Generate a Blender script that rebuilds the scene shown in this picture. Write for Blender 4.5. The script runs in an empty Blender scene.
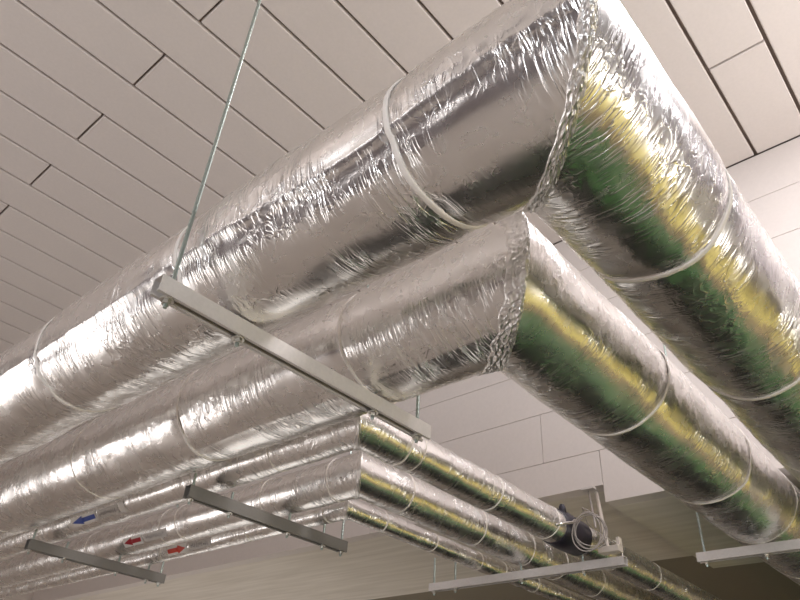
import bpy, bmesh, math, random
from math import pi, sin, cos, radians, exp
from mathutils import Vector, Matrix, noise
random.seed(7)
D = bpy.data
C = bpy.context.scene.collection
CZ = 1.6                      # eye height; every z below is a height above the floor

# ------------------------------------------------------------------ helpers
def tag(o, label=None, cat=None, group=None, kind=None):
    if label: o['label'] = label
    if cat: o['category'] = cat
    if group: o['group'] = group
    if kind: o['kind'] = kind
    return o

def empty(name, loc):
    o = D.objects.new(name, None); C.objects.link(o)
    o.location = loc; o.empty_display_size = .1
    return o

def world_of(p):
    v = Vector((0, 0, 0))
    while p is not None:
        v = v + Vector(p.location); p = p.parent
    return v

def obj(name, bm, mat, parent=None, smooth=False):
    """link a bmesh (built in world coordinates) as one mesh object"""
    bm.normal_update()
    if parent is not None:
        bmesh.ops.translate(bm, verts=bm.verts, vec=-world_of(parent))
        o_loc = (0, 0, 0)
    else:
        o_loc = (0, 0, 0)
    me = D.meshes.new(name); bm.to_mesh(me); bm.free()
    me.materials.append(mat)
    if smooth: me.polygons.foreach_set('use_smooth', [True] * len(me.polygons))
    o = D.objects.new(name, me); C.objects.link(o); o.location = o_loc
    if parent is not None: o.parent = parent
    return o

def box(bm, x0, x1, y0, y1, z0, z1, bevel=0):
    vs = [bm.verts.new(p) for p in ((x0,y0,z0),(x1,y0,z0),(x1,y1,z0),(x0,y1,z0),(x0,y0,z1),(x1,y0,z1),(x1,y1,z1),(x0,y1,z1))]
    fs = [bm.faces.new([vs[i] for i in f]) for f in ((0,3,2,1),(4,5,6,7),(0,1,5,4),(1,2,6,5),(2,3,7,6),(3,0,4,7))]
    if bevel:
        es = list({e for f in fs for e in f.edges})
        bmesh.ops.bevel(bm, geom=es, offset=bevel, segments=1, affect='EDGES')

def tube(bm, pts, r, n=10, cap=True):
    """round tube through points; r a number or a list"""
    pts = [Vector(p) for p in pts]; rings = []
    prev = None
    for i, p in enumerate(pts):
        a = pts[max(i-1, 0)]; b = pts[min(i+1, len(pts)-1)]
        t = (b-a).normalized()
        if prev is None:
            u = t.orthogonal().normalized()
        else:
            u = (prev - t*prev.dot(t)).normalized()
        prev = u; w = t.cross(u)
        rr = r[i] if isinstance(r, (list, tuple)) else r
        rings.append([bm.verts.new(p + (u*cos(2*pi*k/n) + w*sin(2*pi*k/n))*rr) for k in range(n)])
    for a, b in zip(rings, rings[1:]):
        for k in range(n):
            bm.faces.new((a[k], a[(k+1)%n], b[(k+1)%n], b[k]))
    if cap:
        bm.faces.new(list(reversed(rings[0]))); bm.faces.new(rings[-1])

def prism(bm, c, r, h, n=6, rot=0):
    """n-gon prism, axis z, bottom centre c"""
    lo = [bm.verts.new((c[0]+r*cos(rot+2*pi*k/n), c[1]+r*sin(rot+2*pi*k/n), c[2])) for k in range(n)]
    hi = [bm.verts.new((v.co.x, v.co.y, c[2]+h)) for v in lo]
    bm.faces.new(list(reversed(lo))); bm.faces.new(hi)
    for k in range(n): bm.faces.new((lo[k], lo[(k+1)%n], hi[(k+1)%n], hi[k]))

# ------------------------------------------------------------------ materials
def mat(name):
    m = D.materials.new(name); m.use_nodes = True
    nt = m.node_tree; b = nt.nodes['Principled BSDF']
    return m, nt, b, nt.nodes, nt.links

def simple(name, col, rough=.5, metal=0., bump=0, scale=40, var=0):
    m, nt, b, N, L = mat(name)
    b.inputs['Base Color'].default_value = (*col, 1); b.inputs['Roughness'].default_value = rough
    b.inputs['Metallic'].default_value = metal
    if bump or var:
        tc = N.new('ShaderNodeTexCoord'); no = N.new('ShaderNodeTexNoise')
        no.inputs['Scale'].default_value = scale; no.inputs['Detail'].default_value = 5
        L.new(tc.outputs['Object'], no.inputs['Vector'])
        if bump:
            bp = N.new('ShaderNodeBump'); bp.inputs['Strength'].default_value = bump; bp.inputs['Distance'].default_value = .003
            L.new(no.outputs['Fac'], bp.inputs['Height']); L.new(bp.outputs['Normal'], b.inputs['Normal'])
        if var:
            mx = N.new('ShaderNodeMix'); mx.data_type = 'RGBA'
            mx.inputs['A'].default_value = (*[c*(1-var) for c in col], 1); mx.inputs['B'].default_value = (*[min(1, c*(1+var)) for c in col], 1)
            L.new(no.outputs['Fac'], mx.inputs['Factor']); L.new(mx.outputs['Result'], b.inputs['Base Color'])
    return m

def foil(name, col, rough, wrinkle, crinkle):
    """aluminium foil facing; UV = (metres along the pipe, metres round it)"""
    m, nt, b, N, L = mat(name)
    b.inputs['Metallic'].default_value = 1; b.inputs['Base Color'].default_value = (*col, 1)
    uv = N.new('ShaderNodeUVMap'); uv.uv_map = 'UV'
    def noise_(scale, det, sx, sy, dist=0., rough_=.55):
        mp = N.new('ShaderNodeMapping'); mp.inputs['Scale'].default_value = (sx, sy, 1)
        L.new(uv.outputs['UV'], mp.inputs['Vector'])
        n = N.new('ShaderNodeTexNoise'); n.inputs['Scale'].default_value = scale; n.inputs['Detail'].default_value = det
        n.inputs['Distortion'].default_value = dist; n.inputs['Roughness'].default_value = rough_
        L.new(mp.outputs['Vector'], n.inputs['Vector']); return n.outputs['Fac']
    def math_(op, a, bb, c=None):
        k = N.new('ShaderNodeMath'); k.operation = op
        for i, x in enumerate((a, bb, c)):
            if x is None: continue
            if isinstance(x, (int, float)): k.inputs[i].default_value = x
            else: L.new(x, k.inputs[i])
        return k.outputs[0]
    def ramp(x, lo, hi):
        k = N.new('ShaderNodeMapRange'); k.inputs['From Min'].default_value = lo; k.inputs['From Max'].default_value = hi
        L.new(x, k.inputs['Value']); return k.outputs['Result']
    def ridge(x):                                   # 1 - |2x-1| sharpened: thin crease lines
        a = math_('ABSOLUTE', math_('MULTIPLY_ADD', x, 2, -1), 0)
        return math_('POWER', math_('SUBTRACT', 1, a), 9)
    mask = ramp(noise_(1, 2, 5, 4), .44, .62)
    mask2 = ramp(noise_(1, 2, 3.1, 6.3), .50, .66)
    w1 = ridge(noise_(1, 2, 58, 7, .5))           # short creases running round the pipe
    w2 = ridge(noise_(1, 2, 26, 19, .8))            # crumpled patches
    w3 = noise_(1, 3, 120, 22, .2)                  # fine chatter
    sm = noise_(1, 3, 9, 7)
    h = math_('ADD', math_('MULTIPLY', math_('MULTIPLY', w1, mask), wrinkle), math_('MULTIPLY', math_('MULTIPLY', w2, mask2), crinkle))
    h = math_('ADD', h, math_('MULTIPLY', w3, .17))
    h = math_('ADD', h, math_('MULTIPLY', sm, .9))
    bp = N.new('ShaderNodeBump'); bp.inputs['Strength'].default_value = 1; bp.inputs['Distance'].default_value = .0016
    L.new(h, bp.inputs['Height']); L.new(bp.outputs['Normal'], b.inputs['Normal'])
    rr = N.new('ShaderNodeMapRange'); rr.inputs['To Min'].default_value = rough*.8; rr.inputs['To Max'].default_value = rough*1.35
    L.new(noise_(1, 4, 14, 14), rr.inputs['Value']); L.new(rr.outputs['Result'], b.inputs['Roughness'])
    return m

M = {}
M['foil'] = foil('aluminium_foil', (.91, .89, .875), .25, 1.0, .9)
M['foil_tape'] = foil('crumpled_foil_tape', (.95, .93, .91), .32, 1.6, 3.2)
M['band'] = simple('cream_band', (.90, .84, .79), .42, 0, .2, 60, .06)
M['wire'] = simple('pale_wire', (.86, .81, .74), .35, .1)
M['zinc'] = simple('galvanised_steel', (.62, .58, .555), .46, .25, .15, 90, .10)
M['shaded_zinc'] = simple('shaded_galvanised_steel', (.20, .185, .17), .55, .2, .1, 90, .08)  # darker copy of the galvanised steel; shade on two hangers put into its colour
M['rod'] = simple('zinc_rod', (.40, .46, .43), .38, .8)
M['nut'] = simple('zinc_nut', (.60, .57, .52), .32, .9)
M['white_label'] = simple('white_sticker', (.86, .83, .80), .4)
M['grey_label'] = simple('grey_sticker', (.60, .56, .53), .4)
M['ink'] = simple('dark_ink', (.10, .08, .08), .6)
M['blue'] = simple('blue_ink', (.01, .06, .42), .45)
M['dark_red'] = simple('dark_red_ink', (.42, .006, .02), .45)
M['orange_red'] = simple('orange_red_ink', (.68, .05, .02), .45)
M['black'] = simple('black_plastic', (.022, .018, .03), .4)
M['steel'] = simple('bright_steel', (.75, .73, .70), .25, 1)
M['cable'] = simple('grey_cable', (.33, .29, .27), .45)
M['beige_metal'] = simple('beige_metal', (.58, .52, .46), .5, .2)
M['plaster'] = simple('ceiling_board', (.64, .58, .548), .85, 0, .12, 55, .05)
M['joint'] = simple('dark_joint', (.21, .165, .14), .9)
M['block'] = simple('wall_block', (.70, .64, .61), .85, 0, .15, 45, .05)
M['wallpaint'] = simple('wall_paint', (.50, .44, .40), .8, 0, .1, 20, .06)

def soffit_mat():
    m, nt, b, N, L = mat('cast_concrete')
    tc = N.new('ShaderNodeTexCoord'); mp = N.new('ShaderNodeMapping'); mp.inputs['Scale'].default_value = (9, .8, 1)
    no = N.new('ShaderNodeTexNoise'); no.inputs['Scale'].default_value = 1.6; no.inputs['Detail'].default_value = 5
    L.new(tc.outputs['Object'], mp.inputs['Vector']); L.new(mp.outputs['Vector'], no.inputs['Vector'])
    r = N.new('ShaderNodeValToRGB'); r.color_ramp.elements[0].color = (.66, .60, .53, 1); r.color_ramp.elements[1].color = (.80, .74, .67, 1)
    r.color_ramp.elements[0].position = .3; r.color_ramp.elements[1].position = .7
    L.new(no.outputs['Fac'], r.inputs['Fac']); L.new(r.outputs['Color'], b.inputs['Base Color'])
    b.inputs['Roughness'].default_value = .85
    bp = N.new('ShaderNodeBump'); bp.inputs['Strength'].default_value = .3; bp.inputs['Distance'].default_value = .004
    L.new(no.outputs['Fac'], bp.inputs['Height']); L.new(bp.outputs['Normal'], b.inputs['Normal'])
    return m
M['soffit'] = soffit_mat()
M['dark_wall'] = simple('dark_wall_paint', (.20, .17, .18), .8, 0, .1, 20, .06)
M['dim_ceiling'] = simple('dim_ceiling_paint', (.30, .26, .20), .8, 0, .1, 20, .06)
M['floor_grey'] = simple('floor_screed', (.60, .54, .49), .6, 0, .1, 12, .1)
M['floor_green'] = simple('green_floor_paint', (.045, .15, .035), .5, 0, .1, 9, .15)
M['floor_yellow'] = simple('yellow_floor_paint', (.92, .80, .24), .5, 0, .1, 9, .08)
M['floor_brown'] = simple('brown_floor', (.27, .19, .12), .6, 0, .1, 9, .1)
M['floor_dark'] = simple('dark_floor', (.012, .012, .012), .6, 0, .1, 9, .1)

# ------------------------------------------------------------------ the setting
H = 3.44 + CZ
WX = 3.70                                            # block wall above the pipes
ZL, ZR = 1.511 + CZ, 1.405 + CZ                      # its lower edge, two heights
YS = 1.725
# ceiling of long boards, butt joints staggered
bm = bmesh.new()
ylist = [-.95,-.60,-.26,.088,.408,.75,1.09,1.429,1.775,2.116,2.475,2.814,3.168,3.530,3.880,4.251,4.583]
while ylist[-1] < 9: ylist.append(ylist[-1]+.350)
i0 = ylist.index(.088); G = .0095
for j in range(len(ylist)-1):
    par = (j - i0) % 2
    xs = [-4.2] + [x for x in ([-3.27, -1.22, .829, 2.883] if par == 0 else [-2.25, -.20, 1.856]) if x > -4.2] + [WX]
    for a, b_ in zip(xs, xs[1:]):
        box(bm, a+G*.7, b_-G*.7, ylist[j]+G, ylist[j+1]-G, H, H+.05, .005)
ceil = obj('ceiling', bm, M['plaster']); tag(ceil, 'beige ceiling of long boards with dark joints', None, None, 'structure')
bm = bmesh.new(); box(bm, -4.2, WX+.2, -4.0, 9.2, H+.03, H+.15)
tag(obj('ceiling_backing', bm, M['joint']), 'dark joints between the ceiling boards', kind='structure')

# block wall in courses, staggered
bm = bmesh.new()
zs = [ZR, 1.727+CZ, 2.070+CZ, 2.41+CZ, 2.772+CZ, 3.10+CZ, H]
for k in range(len(zs)-1):
    off = .0 if k % 2 else 1.5
    xs = [2.113+off-3.0*q for q in range(-4, 4)]; xs = sorted(x for x in xs if -.8 < x < 9.2)
    xs = [-.9] + xs + [9.2]
    for a, b_ in zip(xs, xs[1:]):
        z0 = zs[k] + .0015
        if k == 0:
            for (p, q, zz) in ((a, min(b_, YS), ZR), (max(a, YS), b_, ZL)):
                if q-p > .02: box(bm, WX, WX+.1, p+.002, q-.002, zz, zs[1]-.0015, .0012)
        else:
            box(bm, WX, WX+.1, a+.002, b_-.002, z0, zs[k+1]-.0015, .0012)
tag(obj('wall_front', bm, M['block']), 'pale block wall above and behind the pipes', kind='structure')
bm = bmesh.new()
box(bm, WX+.05, 5.35, -.9, YS, ZR+.02, H); box(bm, WX+.05, 5.35, YS, 9.2, ZL+.005, H)
tag(obj('wall_front_core', bm, M['joint']), 'dark joints of the block wall', kind='structure')
bm = bmesh.new()
box(bm, WX+.1, 5.35, -4, YS, ZR, ZR+.04, .003); box(bm, WX+.1, 5.35, YS+.012, 9.2, ZL, ZL+.04, .003)
tag(obj('trim_1', bm, M['soffit']), 'cast concrete soffit under the block wall', kind='structure')
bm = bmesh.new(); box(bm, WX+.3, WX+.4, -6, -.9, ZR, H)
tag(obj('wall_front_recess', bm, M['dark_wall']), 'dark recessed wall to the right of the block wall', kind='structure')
# room beyond, right, left, back
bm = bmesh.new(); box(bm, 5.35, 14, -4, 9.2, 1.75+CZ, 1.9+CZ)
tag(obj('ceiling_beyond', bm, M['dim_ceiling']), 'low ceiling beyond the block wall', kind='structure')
bm = bmesh.new(); box(bm, 14, 14.2, -6, 9.2, 0, 3.5)
tag(obj('wall_far', bm, M['wallpaint']), 'far wall', kind='structure')
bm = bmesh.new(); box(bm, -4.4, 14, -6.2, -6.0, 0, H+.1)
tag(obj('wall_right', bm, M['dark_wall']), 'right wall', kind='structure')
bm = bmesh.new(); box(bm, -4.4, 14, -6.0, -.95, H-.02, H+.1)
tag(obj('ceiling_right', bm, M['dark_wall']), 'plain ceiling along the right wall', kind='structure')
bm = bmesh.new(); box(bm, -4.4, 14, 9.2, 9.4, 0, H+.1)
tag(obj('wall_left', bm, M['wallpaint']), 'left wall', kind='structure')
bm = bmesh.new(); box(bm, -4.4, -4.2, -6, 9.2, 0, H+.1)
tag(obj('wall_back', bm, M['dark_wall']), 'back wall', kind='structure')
bm = bmesh.new(); box(bm, -4.4, 14, -6.2, 9.4, -.1, 0)
tag(obj('floor', bm, M['floor_grey']), 'grey brown floor', kind='structure')
def paint(n, m, rects):
    bm = bmesh.new()
    for (x0, x1, y0, y1) in rects: box(bm, x0, x1, y0, y1, .0005, .006)
    tag(obj(n, bm, M[m]), kind='structure')
paint('floor_green_paint', 'floor_green', [(1.0, 14, -1.0, .3), (1.6, 3.8, .3, 1.15)])
paint('floor_yellow_paint', 'floor_yellow', [(.5, 14, -5.98, -2.3)])
paint('floor_brown_paint', 'floor_brown', [(1.0, 14, -2.3, -1.0)])
paint('floor_dark_paint', 'floor_dark', [(3.8, 14, .3, 2.9), (1.6, 3.8, 1.15, 3.6)])
bm = bmesh.new(); box(bm, .5, 14, -6.0, -5.99, 0, .75); tag(obj('baseboard_right', bm, M['floor_yellow']), 'yellow dado along the right wall', kind='structure')

# ------------------------------------------------------------------ pipes
# x of the leg that runs along Y, y of the leg that runs along X, axis height, radius
PIPES = [(.837, .402, 1.177+CZ, .195), (1.373, .870, 1.175+CZ, .193), (1.641, 1.698, 1.083+CZ, .081), (2.027, 2.065, 1.096+CZ, .094), (2.225, 2.330, 1.052+CZ, .049)]
#          (leg, s, width, thick)
T, W = 'T', 'W'
BANDS = [
 [('Y', .675, T), ('Y', 1.46, T), ('Y', 2.27, T), ('Y', 3.24, T), ('Y', 4.1, T), ('X', 1.30, T), ('X', 2.03, T), ('X', 2.74, W), ('X', 3.4, W)],
 [('Y', 1.365, T), ('Y', 2.235, T), ('Y', 3.04, W), ('Y', 4.08, W), ('X', 2.04, T), ('X', 2.81, T), ('X', 3.42, W), ('X', 4.13, W)],
 [('Y', 2.13, W), ('Y', 2.67, W), ('Y', 4.13, T), ('Y', 4.80, W), ('X', 1.86, T), ('X', 1.94, W), ('X', 2.47, T), ('X', 2.95, T), ('X', 3.6, W), ('X', 4.1, W)],
 [('Y', 2.19, T), ('Y', 2.64, W), ('Y', 3.34, T), ('Y', 3.50, W), ('Y', 4.30, T), ('X', 2.29, T), ('X', 2.86, T), ('X', 3.30, W), ('X', 3.65, W), ('X', 4.1, W)],
 [('Y', 2.45, W), ('Y', 3.04, W), ('Y', 3.84, W), ('Y', 4.36, W), ('Y', 4.95, W), ('X', 2.46, T), ('X', 2.85, T), ('X', 3.26, W), ('X', 3.5, W), ('X', 3.85, W)],
]
SEAM = [202, 250, 0, 0, 0]

def disp(k, leg, s, th):
    """departure of the foil from the true cylinder, metres"""
    r = PIPES[k][3]; q = 1.0 if r > .1 else .38
    o = Vector((k*7.3 + (31 if leg == 'X' else 0), 0, 0))
    c, si = cos(th), sin(th)
    d = .0075*q*noise.noise(Vector((s*2.2/q**.5, c*1.3, si*1.3)) + o)
    d += .0030*q*noise.noise(Vector((s*8/q**.5, c*2.5, si*2.5)) + o)
    # crumpled patches: ridges that run round the pipe
    m = noise.noise(Vector((s*2.6/q**.5, c*1.6, si*1.6)) + o + Vector((0, 9, 0)))
    m = max(0., min(1., (m-.02)*3.2))
    if m > 0:
        a = noise.noise(Vector((s*34, c*2.6 + .9*s, si*2.6)) + o)
        d += m*.0019*q*max(0, 1-abs(a)*5)
        a = noise.noise(Vector((s*19, c*7, si*7)) + o)
        d += m*.0013*q*max(0, 1-abs(a)*4)
    for (l, sb, kind) in BANDS[k]:
        if l == leg and abs(s-sb) < .2:
            depth = (.0058 if kind == T else .0025)*(q if r > .1 else .16)
            d -= depth*exp(-((s-sb)/(.030*q**.5))**2)
            a = noise.noise(Vector((th*6.5, sb*9, k))); 
            d += .0035*(q if r > .1 else .15)*max(0, a)*exp(-((abs(s-sb)-.04*q)/.03)**2)
    if k in (0, 1) and leg == 'Y':                   # ragged lengthwise foil lap
        tc = radians(SEAM[k]) + .10*noise.noise(Vector((s*1.7, k*3, 4))) + .03*noise.noise(Vector((s*14, 1, k)))
        dt = (th - tc)
        if dt < -pi: dt += 2*pi
        if dt > pi: dt -= 2*pi
        if abs(dt) < .5:
            d += (.0048 if k == 0 else .002)*exp(-(dt/.045)**2) - (.006 if k == 0 else .001)*exp(-((dt-.14)/.11)**2)
    return d

def jacket(k, leg, parent, s_end):
    x, y, z, r = PIPES[k]
    NT = 112 if r > .1 else 48
    bm = bmesh.new(); uvl = bm.loops.layers.uv.new('UV')
    s0 = y if leg == 'Y' else x
    step = .0125 if r > .1 else .0125
    taus = []; s = 0
    L_ = s_end - s0
    while s < L_:
        taus.append(s/L_); s += step if s < 3.6 else .06
    taus.append(1.)
    rings = []; S = []
    for t in taus:
        ring = []; ss = []
        for j in range(NT):
            th = 2*pi*j/NT
            u0 = s0 + r*cos(th)
            # mitre plane: along-axis start depends on the across-axis offset
            s = u0*(1-t) + s_end*t
            d = disp(k, leg, s, th)
            near = s-u0
            d *= min(1, near/.05)
            rr = r + d
            if leg == 'Y': co = (x + rr*cos(th), s, z + rr*sin(th))
            else: co = (s, y + rr*cos(th), z + rr*sin(th))
            ring.append(bm.verts.new(co)); ss.append(s)
        rings.append(ring); S.append(ss)
    for i in range(len(rings)-1):
        for j in range(NT):
            j2 = (j+1) % NT
            vs = (rings[i][j], rings[i][j2], rings[i+1][j2], rings[i+1][j])
            uv = ((S[i][j], j), (S[i][j2], j+1), (S[i+1][j2], j+1), (S[i+1][j], j))
            if leg == 'Y': vs = tuple(reversed(vs)); uv = tuple(reversed(uv))
            f = bm.faces.new(vs)
            for lp, (a, b_) in zip(f.loops, uv):
                lp[uvl].uv = (a + k*11.7 + (5.3 if leg == 'X' else 0), b_/NT*2*pi*r + k*3.1)
    bm.faces.new(rings[-1])
    return obj('foil_jacket', bm, M['foil'], parent, True)

def band(k, leg, s, kind, parent):
    x, y, z, r = PIPES[k]
    w, t = {T: ((.0155 if k == 0 else .0115, .0032) if r > .1 else (.0075, .0024)), W: ((.0048, .0024) if r > .1 else (.0038, .0024))}[kind]
    n = 72; bm = bmesh.new(); rings = []
    rnd = random.Random(int(s*1000)+k)
    tx, ty = rnd.uniform(-.018, .018), rnd.uniform(-.018, .018)
    for j in range(n):
        th = 2*pi*j/n
        ds = (tx*cos(th) + ty*sin(th))*(r/.2)
        base = r + max(disp(k, leg, s+ds, th), disp(k, leg, s+ds+w*.6, th), disp(k, leg, s+ds-w*.6, th)) - .0003
        ring = []
        for (a, h) in ((-.5, 0), (-.42, .8), (-.2, 1), (.2, 1), (.42, .8), (.5, 0)):
            rr = base + h*t; q = s + ds + a*w
            co = (x+rr*cos(th), q, z+rr*sin(th)) if leg == 'Y' else (q, y+rr*cos(th), z+rr*sin(th))
            ring.append(bm.verts.new(co))
        rings.append(ring)
    for j in range(n):
        a, b_ = rings[j], rings[(j+1) % n]
        for i in range(6):
            i2 = (i+1) % 6
            bm.faces.new((a[i], b_[i], b_[i2], a[i2]) if leg == 'Y' else (a[i2], b_[i2], b_[i], a[i]))
    return obj('retaining_band', bm, M['band'] if kind == T else M['wire'], parent, True)

def elbow(k, parent):
    """crumpled foil tape over the mitre"""
    x, y, z, r = PIPES[k]
    n = 320 if r > .1 else 110
    hwy, hwx = {0: (.022, .022), 1: (.062, .014)}.get(k, (.020, .008)); cols = 14
    bm = bmesh.new(); uvl = bm.loops.layers.uv.new('UV'); G_ = []
    for j in range(n):
        th = 2*pi*j/n; row = []
        rag = 1 + .35*noise.noise(Vector((th*5, k, 3)))
        for i in range(-cols, cols+1):
            a = i/cols*(hwy if i < 0 else hwx)*rag
            e = noise.noise(Vector((cos(th)*(19 if r > .1 else 7), sin(th)*(19 if r > .1 else 7), a*100 + k)))
            e2 = noise.noise(Vector((th*r*110, a*90, k)))
            q = 1 if r > .1 else .4
            d = .0022 + q*(.0080*max(0, 1-abs(e)*3.5)*(1-.6*abs(i)/cols) + .0028*max(0, e2))
            if abs(i) == cols: d = -.001
            c0 = cos(th)
            if i <= 0:                               # on the Y leg, at distance -a from the mitre
                s = -a; rr = r + d + disp(k, 'Y', y+r*c0+s, th)*min(1, s/.05)
                co = (x+rr*c0, y+rr*c0+s, z+rr*sin(th))
            else:
                s = a; rr = r + d + disp(k, 'X', x+r*c0+s, th)*min(1, s/.05)
                co = (x+rr*c0+s, y+rr*c0, z+rr*sin(th))
            row.append(bm.verts.new(co))
        G_.append(row)
    for j in range(n):
        for i in range(2*cols):
            f = bm.faces.new((G_[j][i], G_[(j+1) % n][i], G_[(j+1) % n][i+1], G_[j][i+1]))
            for lp, (jj, ii) in zip(f.loops, ((j, i), (j+1, i), (j+1, i+1), (j, i+1))):
                lp[uvl].uv = (ii/cols*.03 + k*2.2, jj/n*2*pi*r)
    return obj('elbow_tape', bm, M['foil_tape'], parent, True)

def patch(k, cols, lift, mt, name, parent, bm=None):
    """curved sticker on the Y leg: cols = [(s, arc_lo, arc_hi)], arcs in metres from angle zero"""
    own = bm is None
    if own: bm = bmesh.new()
    x, y, z, r = PIPES[k]; rows = []
    for (s, lo, hi) in cols:
        row = []
        for i in range(7):
            th = (lo+(hi-lo)*i/6)/r
            rr = r + lift + max(disp(k, 'Y', s, th % (2*pi)), -.004)
            row.append(bm.verts.new((x+rr*cos(th), s, z+rr*sin(th))))
        rows.append(row)
    for a, b_ in zip(rows, rows[1:]):
        for i in range(6): bm.faces.new((a[i], a[i+1], b_[i+1], b_[i]))
    if own: return obj(name, bm, M[mt], parent, True)

def sticker(k, tip, tail, deg, m, plate, parent, blank=None):
    r = PIPES[k][3]; c = radians(deg)*r
    d = 1 if tip > tail else -1; L_ = abs(tip-tail)
    hh = min(.022, r*.50); sh = hh*.52; n = 12
    lo, hi = min(tip, tail)-.012, max(tip, tail)+.012
    base = patch(k, [(lo+(hi-lo)*i/8, c-hh-.004, c+hh+.004) for i in range(9)], .0022, 'white_label', 'flow_label', parent)
    cols = []
    head = L_*.45
    for i in range(7):
        cols.append((tail + d*(L_-head)*i/6, c-sh, c+sh))
    for i in range(9):
        f = i/8; cols.append((tail + d*((L_-head) + head*f + 1e-5), c-hh*(1-f)-1e-4, c+hh*(1-f)+1e-4))
    patch(k, cols, .0034, m, 'arrow', base)
    if plate:
        a, b_ = plate
        pl = patch(k, [(a+(b_-a)*i/10, c-hh*1.0, c+hh*1.0) for i in range(11)], .0022, 'grey_label', 'text_label', parent)
        bm = bmesh.new(); rnd = random.Random(k*5+1)       # small worn lettering, not legible in the photo
        s = a+(b_-a)*.12
        g = (b_-a)*.07
        while abs(s-a) < abs(b_-a)*.86:
            for q in range(3):
                o = rnd.uniform(-.3, .3)*hh
                if rnd.random() < .5:
                    patch(k, [(s, c+o-hh*.28, c+o+hh*.28), (s+g*.22, c+o-hh*.28, c+o+hh*.28)], .0032, None, None, None, bm)
                else:
                    patch(k, [(s, c+o-hh*.05, c+o+hh*.05), (s+g*.7, c+o-hh*.05, c+o+hh*.05)], .0032, None, None, None, bm)
            s += g*1.15
        obj('lettering', bm, M['ink'], pl)
    if blank:
        a, b_ = blank
        patch(k, [(a+(b_-a)*i/4, c-hh*1.2, c+hh*1.2) for i in range(5)], .0022, 'white_label', 'blank_label', parent)

PL = [
 ('foil_duct', 'wide foil-wrapped duct nearest the ceiling, outermost of the two large ones', 'duct'),
 ('foil_duct', 'wide foil-wrapped duct nested inside the largest bend, above the thin pipes', 'duct'),
 ('foil_pipe', 'narrow foil-wrapped pipe with blue flow arrow, beside the lower large duct', 'pipe'),
 ('foil_pipe', 'middle foil-wrapped pipe of the three narrow ones, with dark red flow arrow', 'pipe'),
 ('foil_pipe', 'thinnest foil-wrapped pipe, lowest in the picture, with orange arrow', 'pipe'),
]
for k, (x, y, z, r) in enumerate(PIPES):
    n, lab, cat = PL[k]
    root = empty(n, (x, y, z-r)); tag(root, lab, cat)
    jacket(k, 'Y', root, 9.15); jacket(k, 'X', root, 11)
    elbow(k, root)
    for (leg, s, kind) in BANDS[k]: band(k, leg, s, kind, root)
    if k == 2: sticker(2, 3.733, 3.500, -140, 'blue', (3.474, 3.275), root, (3.265, 3.215))
    if k == 3: sticker(3, 3.850, 3.680, -141, 'dark_red', (3.650, 3.43), root)
    if k == 4: sticker(4, 3.575, 3.753, -155, 'orange_red', (3.545, 3.34), root)

# ------------------------------------------------------------------ trapeze hangers
def channel(bm, axis, a0, a1, b0, ztop, h=.047, w=.041, t=.0028, slot=.021):
    """C channel open downwards; axis along X or Y, near face at b0"""
    sl = (w-slot)/2; zb = ztop-h
    prof = [(0, ztop), (w, ztop), (w, zb), (w-sl, zb), (w-sl, zb+.007), (w-sl+t, zb+.007), (w-sl+t, zb+t), (w-t, zb+t), (w-t, ztop-t),
            (t, ztop-t), (t, zb+t), (sl-t, zb+t), (sl-t, zb+.007), (sl, zb+.007), (sl, zb), (0, zb)]
    P = (lambda a, p: (a, b0+p[0], p[1])) if axis == 'X' else (lambda a, p: (b0+p[0], a, p[1]))
    A = [bm.verts.new(P(a0, p)) for p in prof]; B = [bm.verts.new(P(a1, p)) for p in prof]
    n = len(prof)
    for i in range(n):
        bm.faces.new((A[i], A[(i+1) % n], B[(i+1) % n], B[i]))
    bm.faces.new(A); bm.faces.new(list(reversed(B)))
    bmesh.ops.recalc_face_normals(bm, faces=bm.faces)

def rod_mesh(bm, x, y, z0, z1, r=.0062):
    n = max(2, int((z1-z0)/.004)) if z1-z0 < .4 else max(2, int((z1-z0)/.008))
    pts = [(x, y, z0+(z1-z0)*i/n) for i in range(n+1)]
    tube(bm, pts, [r*(1 if i % 2 else .86) for i in range(n+1)], 8)

def hanger(label, axis, a0, a1, b0, ztop, items, h=.047, big=1.0, mt='zinc'):
    """items: (position along the channel, rod top z or None)"""
    w = .041; mid = b0+w/2; zb = ztop-h
    at = (lambda a: (a, mid)) if axis == 'X' else (lambda a: (mid, a))
    c = at((a0+a1)/2)
    root = empty('trapeze_hanger', (c[0], c[1], zb)); tag(root, label, 'pipe hanger')
    bm = bmesh.new(); channel(bm, axis, a0, a1, b0, ztop, h); obj('channel', bm, M[mt], root)
    for (a, ztop_rod) in items:
        x, y = at(a)
        bm = bmesh.new()
        rod_mesh(bm, x, y, zb-.022*big, ztop_rod)
        ro = obj('threaded_rod', bm, M['rod'], root, False)
        bm = bmesh.new()
        prism(bm, (x, y, zb-.0135*big), .0095*big, .009*big, 6, .3)
        nu = obj('nut', bm, M['nut'], root)
        bm = bmesh.new(); prism(bm, (x, y, zb-.0045), .0150*big, .0035, 20)
        obj('washer', bm, M['nut'], nu)
    return root

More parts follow.
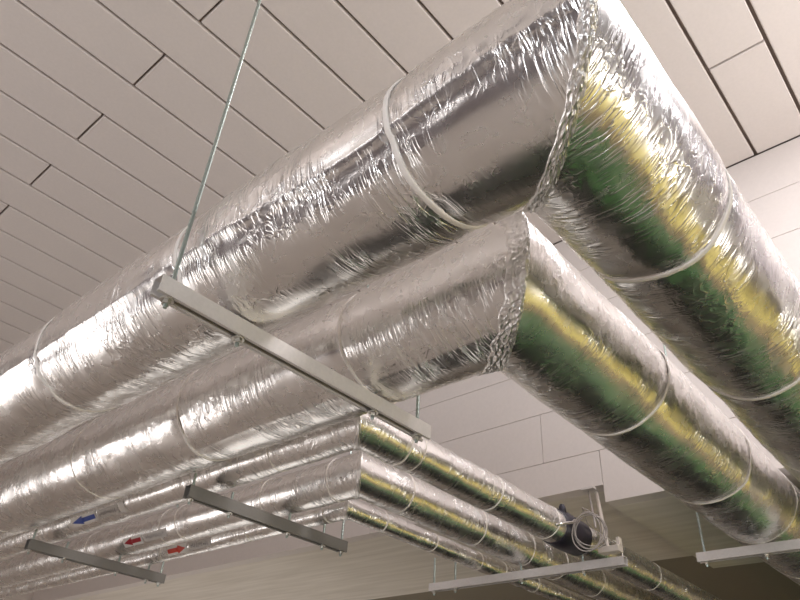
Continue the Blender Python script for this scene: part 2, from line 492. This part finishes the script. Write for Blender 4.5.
hanger('long pale steel channel under both large ducts, left of their bends', 'X', .585, 1.620, 1.337, .979+CZ,
       [(.622, H), (.840, .988+CZ), (1.362, .988+CZ), (1.572, 1.37+CZ)], .0475, 1.15)
hanger('grey steel channel under the three narrow pipes near their bends', 'X', 1.490, 2.425, 2.512, .9725+CZ,
       [(1.512, 1.03+CZ), (1.715, 1.01+CZ), (2.050, 1.005+CZ), (2.275, 1.10+CZ), (2.40, H)], .052, 1, 'shaded_zinc')
hanger('grey steel channel under the narrow pipes by the flow arrows', 'X', 1.500, 2.355, 4.010, .9725+CZ,
       [(1.522, 1.03+CZ), (1.715, 1.01+CZ), (2.040, 1.005+CZ), (2.24, 1.006+CZ), (2.328, H)], .052, 1, 'shaded_zinc')
hanger('grey steel channel under the narrow pipes, at the bottom right of centre', 'Y', 1.47, 2.69, 3.285, .9725+CZ,
       [(2.665, 1.12+CZ), (2.51, 1.08+CZ), (2.065, 1.005+CZ), (1.698, 1.005+CZ)], .042)
hanger('grey steel channel crossing under the large ducts at the right edge', 'Y', .02, 1.170, 3.425, .979+CZ,
       [(1.135, H), (.868, .988+CZ), (.402, .988+CZ), (.06, H)], .042)

# ------------------------------------------------------------------ valve, cable coil, brace and bracket on the narrow pipes
x3, y3, z3, r3 = PIPES[2]
root = empty('shutoff_valve', (3.12, y3, z3-r3)); tag(root, 'dark valve with bright lever around a narrow foil pipe', 'valve')
bm = bmesh.new()
tube(bm, [(3.02, y3, z3), (3.025, y3, z3), (3.10, y3, z3), (3.26, y3, z3), (3.265, y3, z3)], [.082, .088, .092, .088, .082], 28)
obj('valve_body', bm, M['black'], root, True)
bm = bmesh.new(); tube(bm, [(3.05, y3-.05, z3+.05), (3.04, y3-.05, z3+.092), (3.04, y3-.05, z3+.102)], [.018, .016, .010], 16)
obj('valve_stem', bm, M['black'], root, True)
bm = bmesh.new(); tube(bm, [(3.06, y3-.10, z3+.02), (3.0, y3-.12, z3-.01), (2.93, y3-.115, z3-.03), (2.88, y3-.10, z3-.05)], .0065, 10)
obj('lever', bm, M['steel'], root, True)

root = empty('cable_coil', (3.12, 1.57, .95+CZ)); tag(root, 'loose coil of thin grey cable hanging beside the dark valve', 'cable')
bm = bmesh.new(); pts = []
for i in range(241):
    a = i/240*2*pi*4.3 + 1.2
    rr = .083 + .009*sin(a*.71) + .005*sin(a*2.3)
    pts.append((3.075 + .014*sin(a*.37) - .30*rr*cos(a), 1.535 + .80*rr*cos(a), 1.045+CZ + rr*1.0*sin(a) + .006*sin(a*.9)))
tube(bm, pts, .0030, 7); obj('cable_loops', bm, M['cable'], root, True)
bm = bmesh.new()
tube(bm, [(3.13, 1.50, 1.10+CZ), (3.15, 1.56, 1.17+CZ), (3.2, 1.62, 1.21+CZ), (3.4, 1.70, 1.20+CZ), (3.7, 1.74, 1.17+CZ)], .0030, 7)
obj('cable_tail', bm, M['cable'], root, True)

root = empty('diagonal_brace', (3.2, 1.50, .94+CZ)); tag(root, 'slanted pale brace from wall edge down to steel channel end', 'brace')
bm = bmesh.new(); tube(bm, [(3.705, 1.775, 1.470+CZ), (3.24, 1.525, 1.005+CZ)], .0105, 12); obj('brace_tube', bm, M['beige_metal'], root, True)
bm = bmesh.new(); tube(bm, [(3.69, 1.815, 1.480+CZ), (3.40, 1.655, 1.17+CZ)], .0060, 8); obj('brace_rod', bm, M['cable'], root, True)
bm = bmesh.new(); box(bm, 3.66, 3.70, 1.77, 1.85, 1.488+CZ, 1.502+CZ, .001); obj('top_plate', bm, M['zinc'], root)
bm = bmesh.new(); box(bm, 3.20, 3.25, 1.452, 1.56, .974+CZ, 1.004+CZ, .002); obj('foot_clamp', bm, M['beige_metal'], root)
bm = bmesh.new(); box(bm, 3.22, 3.25, 1.452, 1.470, 1.004+CZ, 1.045+CZ, .002); obj('foot_clip', bm, M['beige_metal'], root)

# ------------------------------------------------------------------ light
def area(name, loc, target, size, power, col, size_y=None):
    l = D.lights.new(name, 'AREA'); l.energy = power; l.color = col; l.size = size
    if size_y: l.shape = 'RECTANGLE'; l.size_y = size_y
    o = D.objects.new(name, l); C.objects.link(o); o.location = loc
    d = Vector(target)-Vector(loc); o.rotation_euler = d.to_track_quat('-Z', 'Y').to_euler()
    return o
def lamp(name, loc, power, col, r=.12):
    l = D.lights.new(name, 'POINT'); l.energy = power; l.color = col; l.shadow_soft_size = r
    o = D.objects.new(name, l); C.objects.link(o); o.location = loc
    return o
area('tube_lamp_right', (2.4, -.50, 3.32+CZ), (2.7, -.4, 0), 2.4, 50, (1.0, .975, .99), .25)
area('ceiling_fill_right', (2.4, -1.6, 2.3+CZ), (2.8, -.1, 3.4+CZ), 2.4, 42, (1.0, .97, .985), .3)  # added fill light, brightens the right of the ceiling
area('ceiling_fill_left', (-2.6, 3.2, 2.3+CZ), (-1.6, 3.2, 3.4+CZ), 2.4, 24, (1.0, .96, .95), .3)  # added fill light, keeps the left of the ceiling bright
area('window_back', (-4.1, -1.0, .5+CZ), (2, 2.0, 1.6+CZ), 3.5, 200, (.93, .965, 1.0), 1.5)
area('gate_left', (-1.9, 9.1, .35+CZ), (.6, 2.0, .8+CZ), 4.6, 150, (1.0, .97, .955), 3.7)
area('soffit_fill_right', (4.0, -5.9, -.75+CZ), (4.2, 3, 1.6+CZ), 4.0, 115, (1.0, .97, .94), .7)  # added low fill light, aimed up at the concrete soffit
area('soffit_fill_up', (4.7, 6.6, .25), (4.6, 6.3, 3), 2.6, 30, (1.0, .96, .91), 4.4)  # unseen fill panel by the floor, added to lift the soffit
area('far_room_fill', (8.5, -1.5, 1.6+CZ), (8.5, -2.0, 0), 3.0, 120, (1.0, .95, .88), .4)  # added fill light for the floor and room beyond the wall

w = D.worlds.new('world'); bpy.context.scene.world = w; w.use_nodes = True
w.node_tree.nodes['Background'].inputs['Color'].default_value = (.9, .93, 1, 1)
w.node_tree.nodes['Background'].inputs['Strength'].default_value = .3

# ------------------------------------------------------------------ camera
az, el, ro = radians(43.12587), radians(35.25409), radians(3.91567)
F = Vector((cos(el)*cos(az), cos(el)*sin(az), sin(el)))
Rt = Vector((sin(az), -cos(az), 0)); U = Rt.cross(F)
R2 = Rt*cos(ro) + U*sin(ro); U2 = -Rt*sin(ro) + U*cos(ro)
cam = D.cameras.new('camera'); co = D.objects.new('camera', cam); C.objects.link(co)
m3 = Matrix((R2, U2, -F)).transposed()
co.matrix_world = Matrix.Translation((0, 0, CZ)) @ m3.to_4x4()
cam.sensor_fit = 'HORIZONTAL'; cam.sensor_width = 36; cam.lens = 684.281/800*36
cam.clip_start = .05; cam.clip_end = 100
sc = bpy.context.scene; sc.camera = co
sc.view_settings.view_transform = 'Standard'; sc.view_settings.look = 'None'
sc.view_settings.exposure = .2; sc.view_settings.gamma = 1; sc.view_settings.use_curve_mapping = False
sc.cycles.use_denoising = True
sc.cycles.max_bounces = 10; sc.cycles.diffuse_bounces = 6; sc.cycles.glossy_bounces = 6
sc.cycles.sample_clamp_indirect = 6
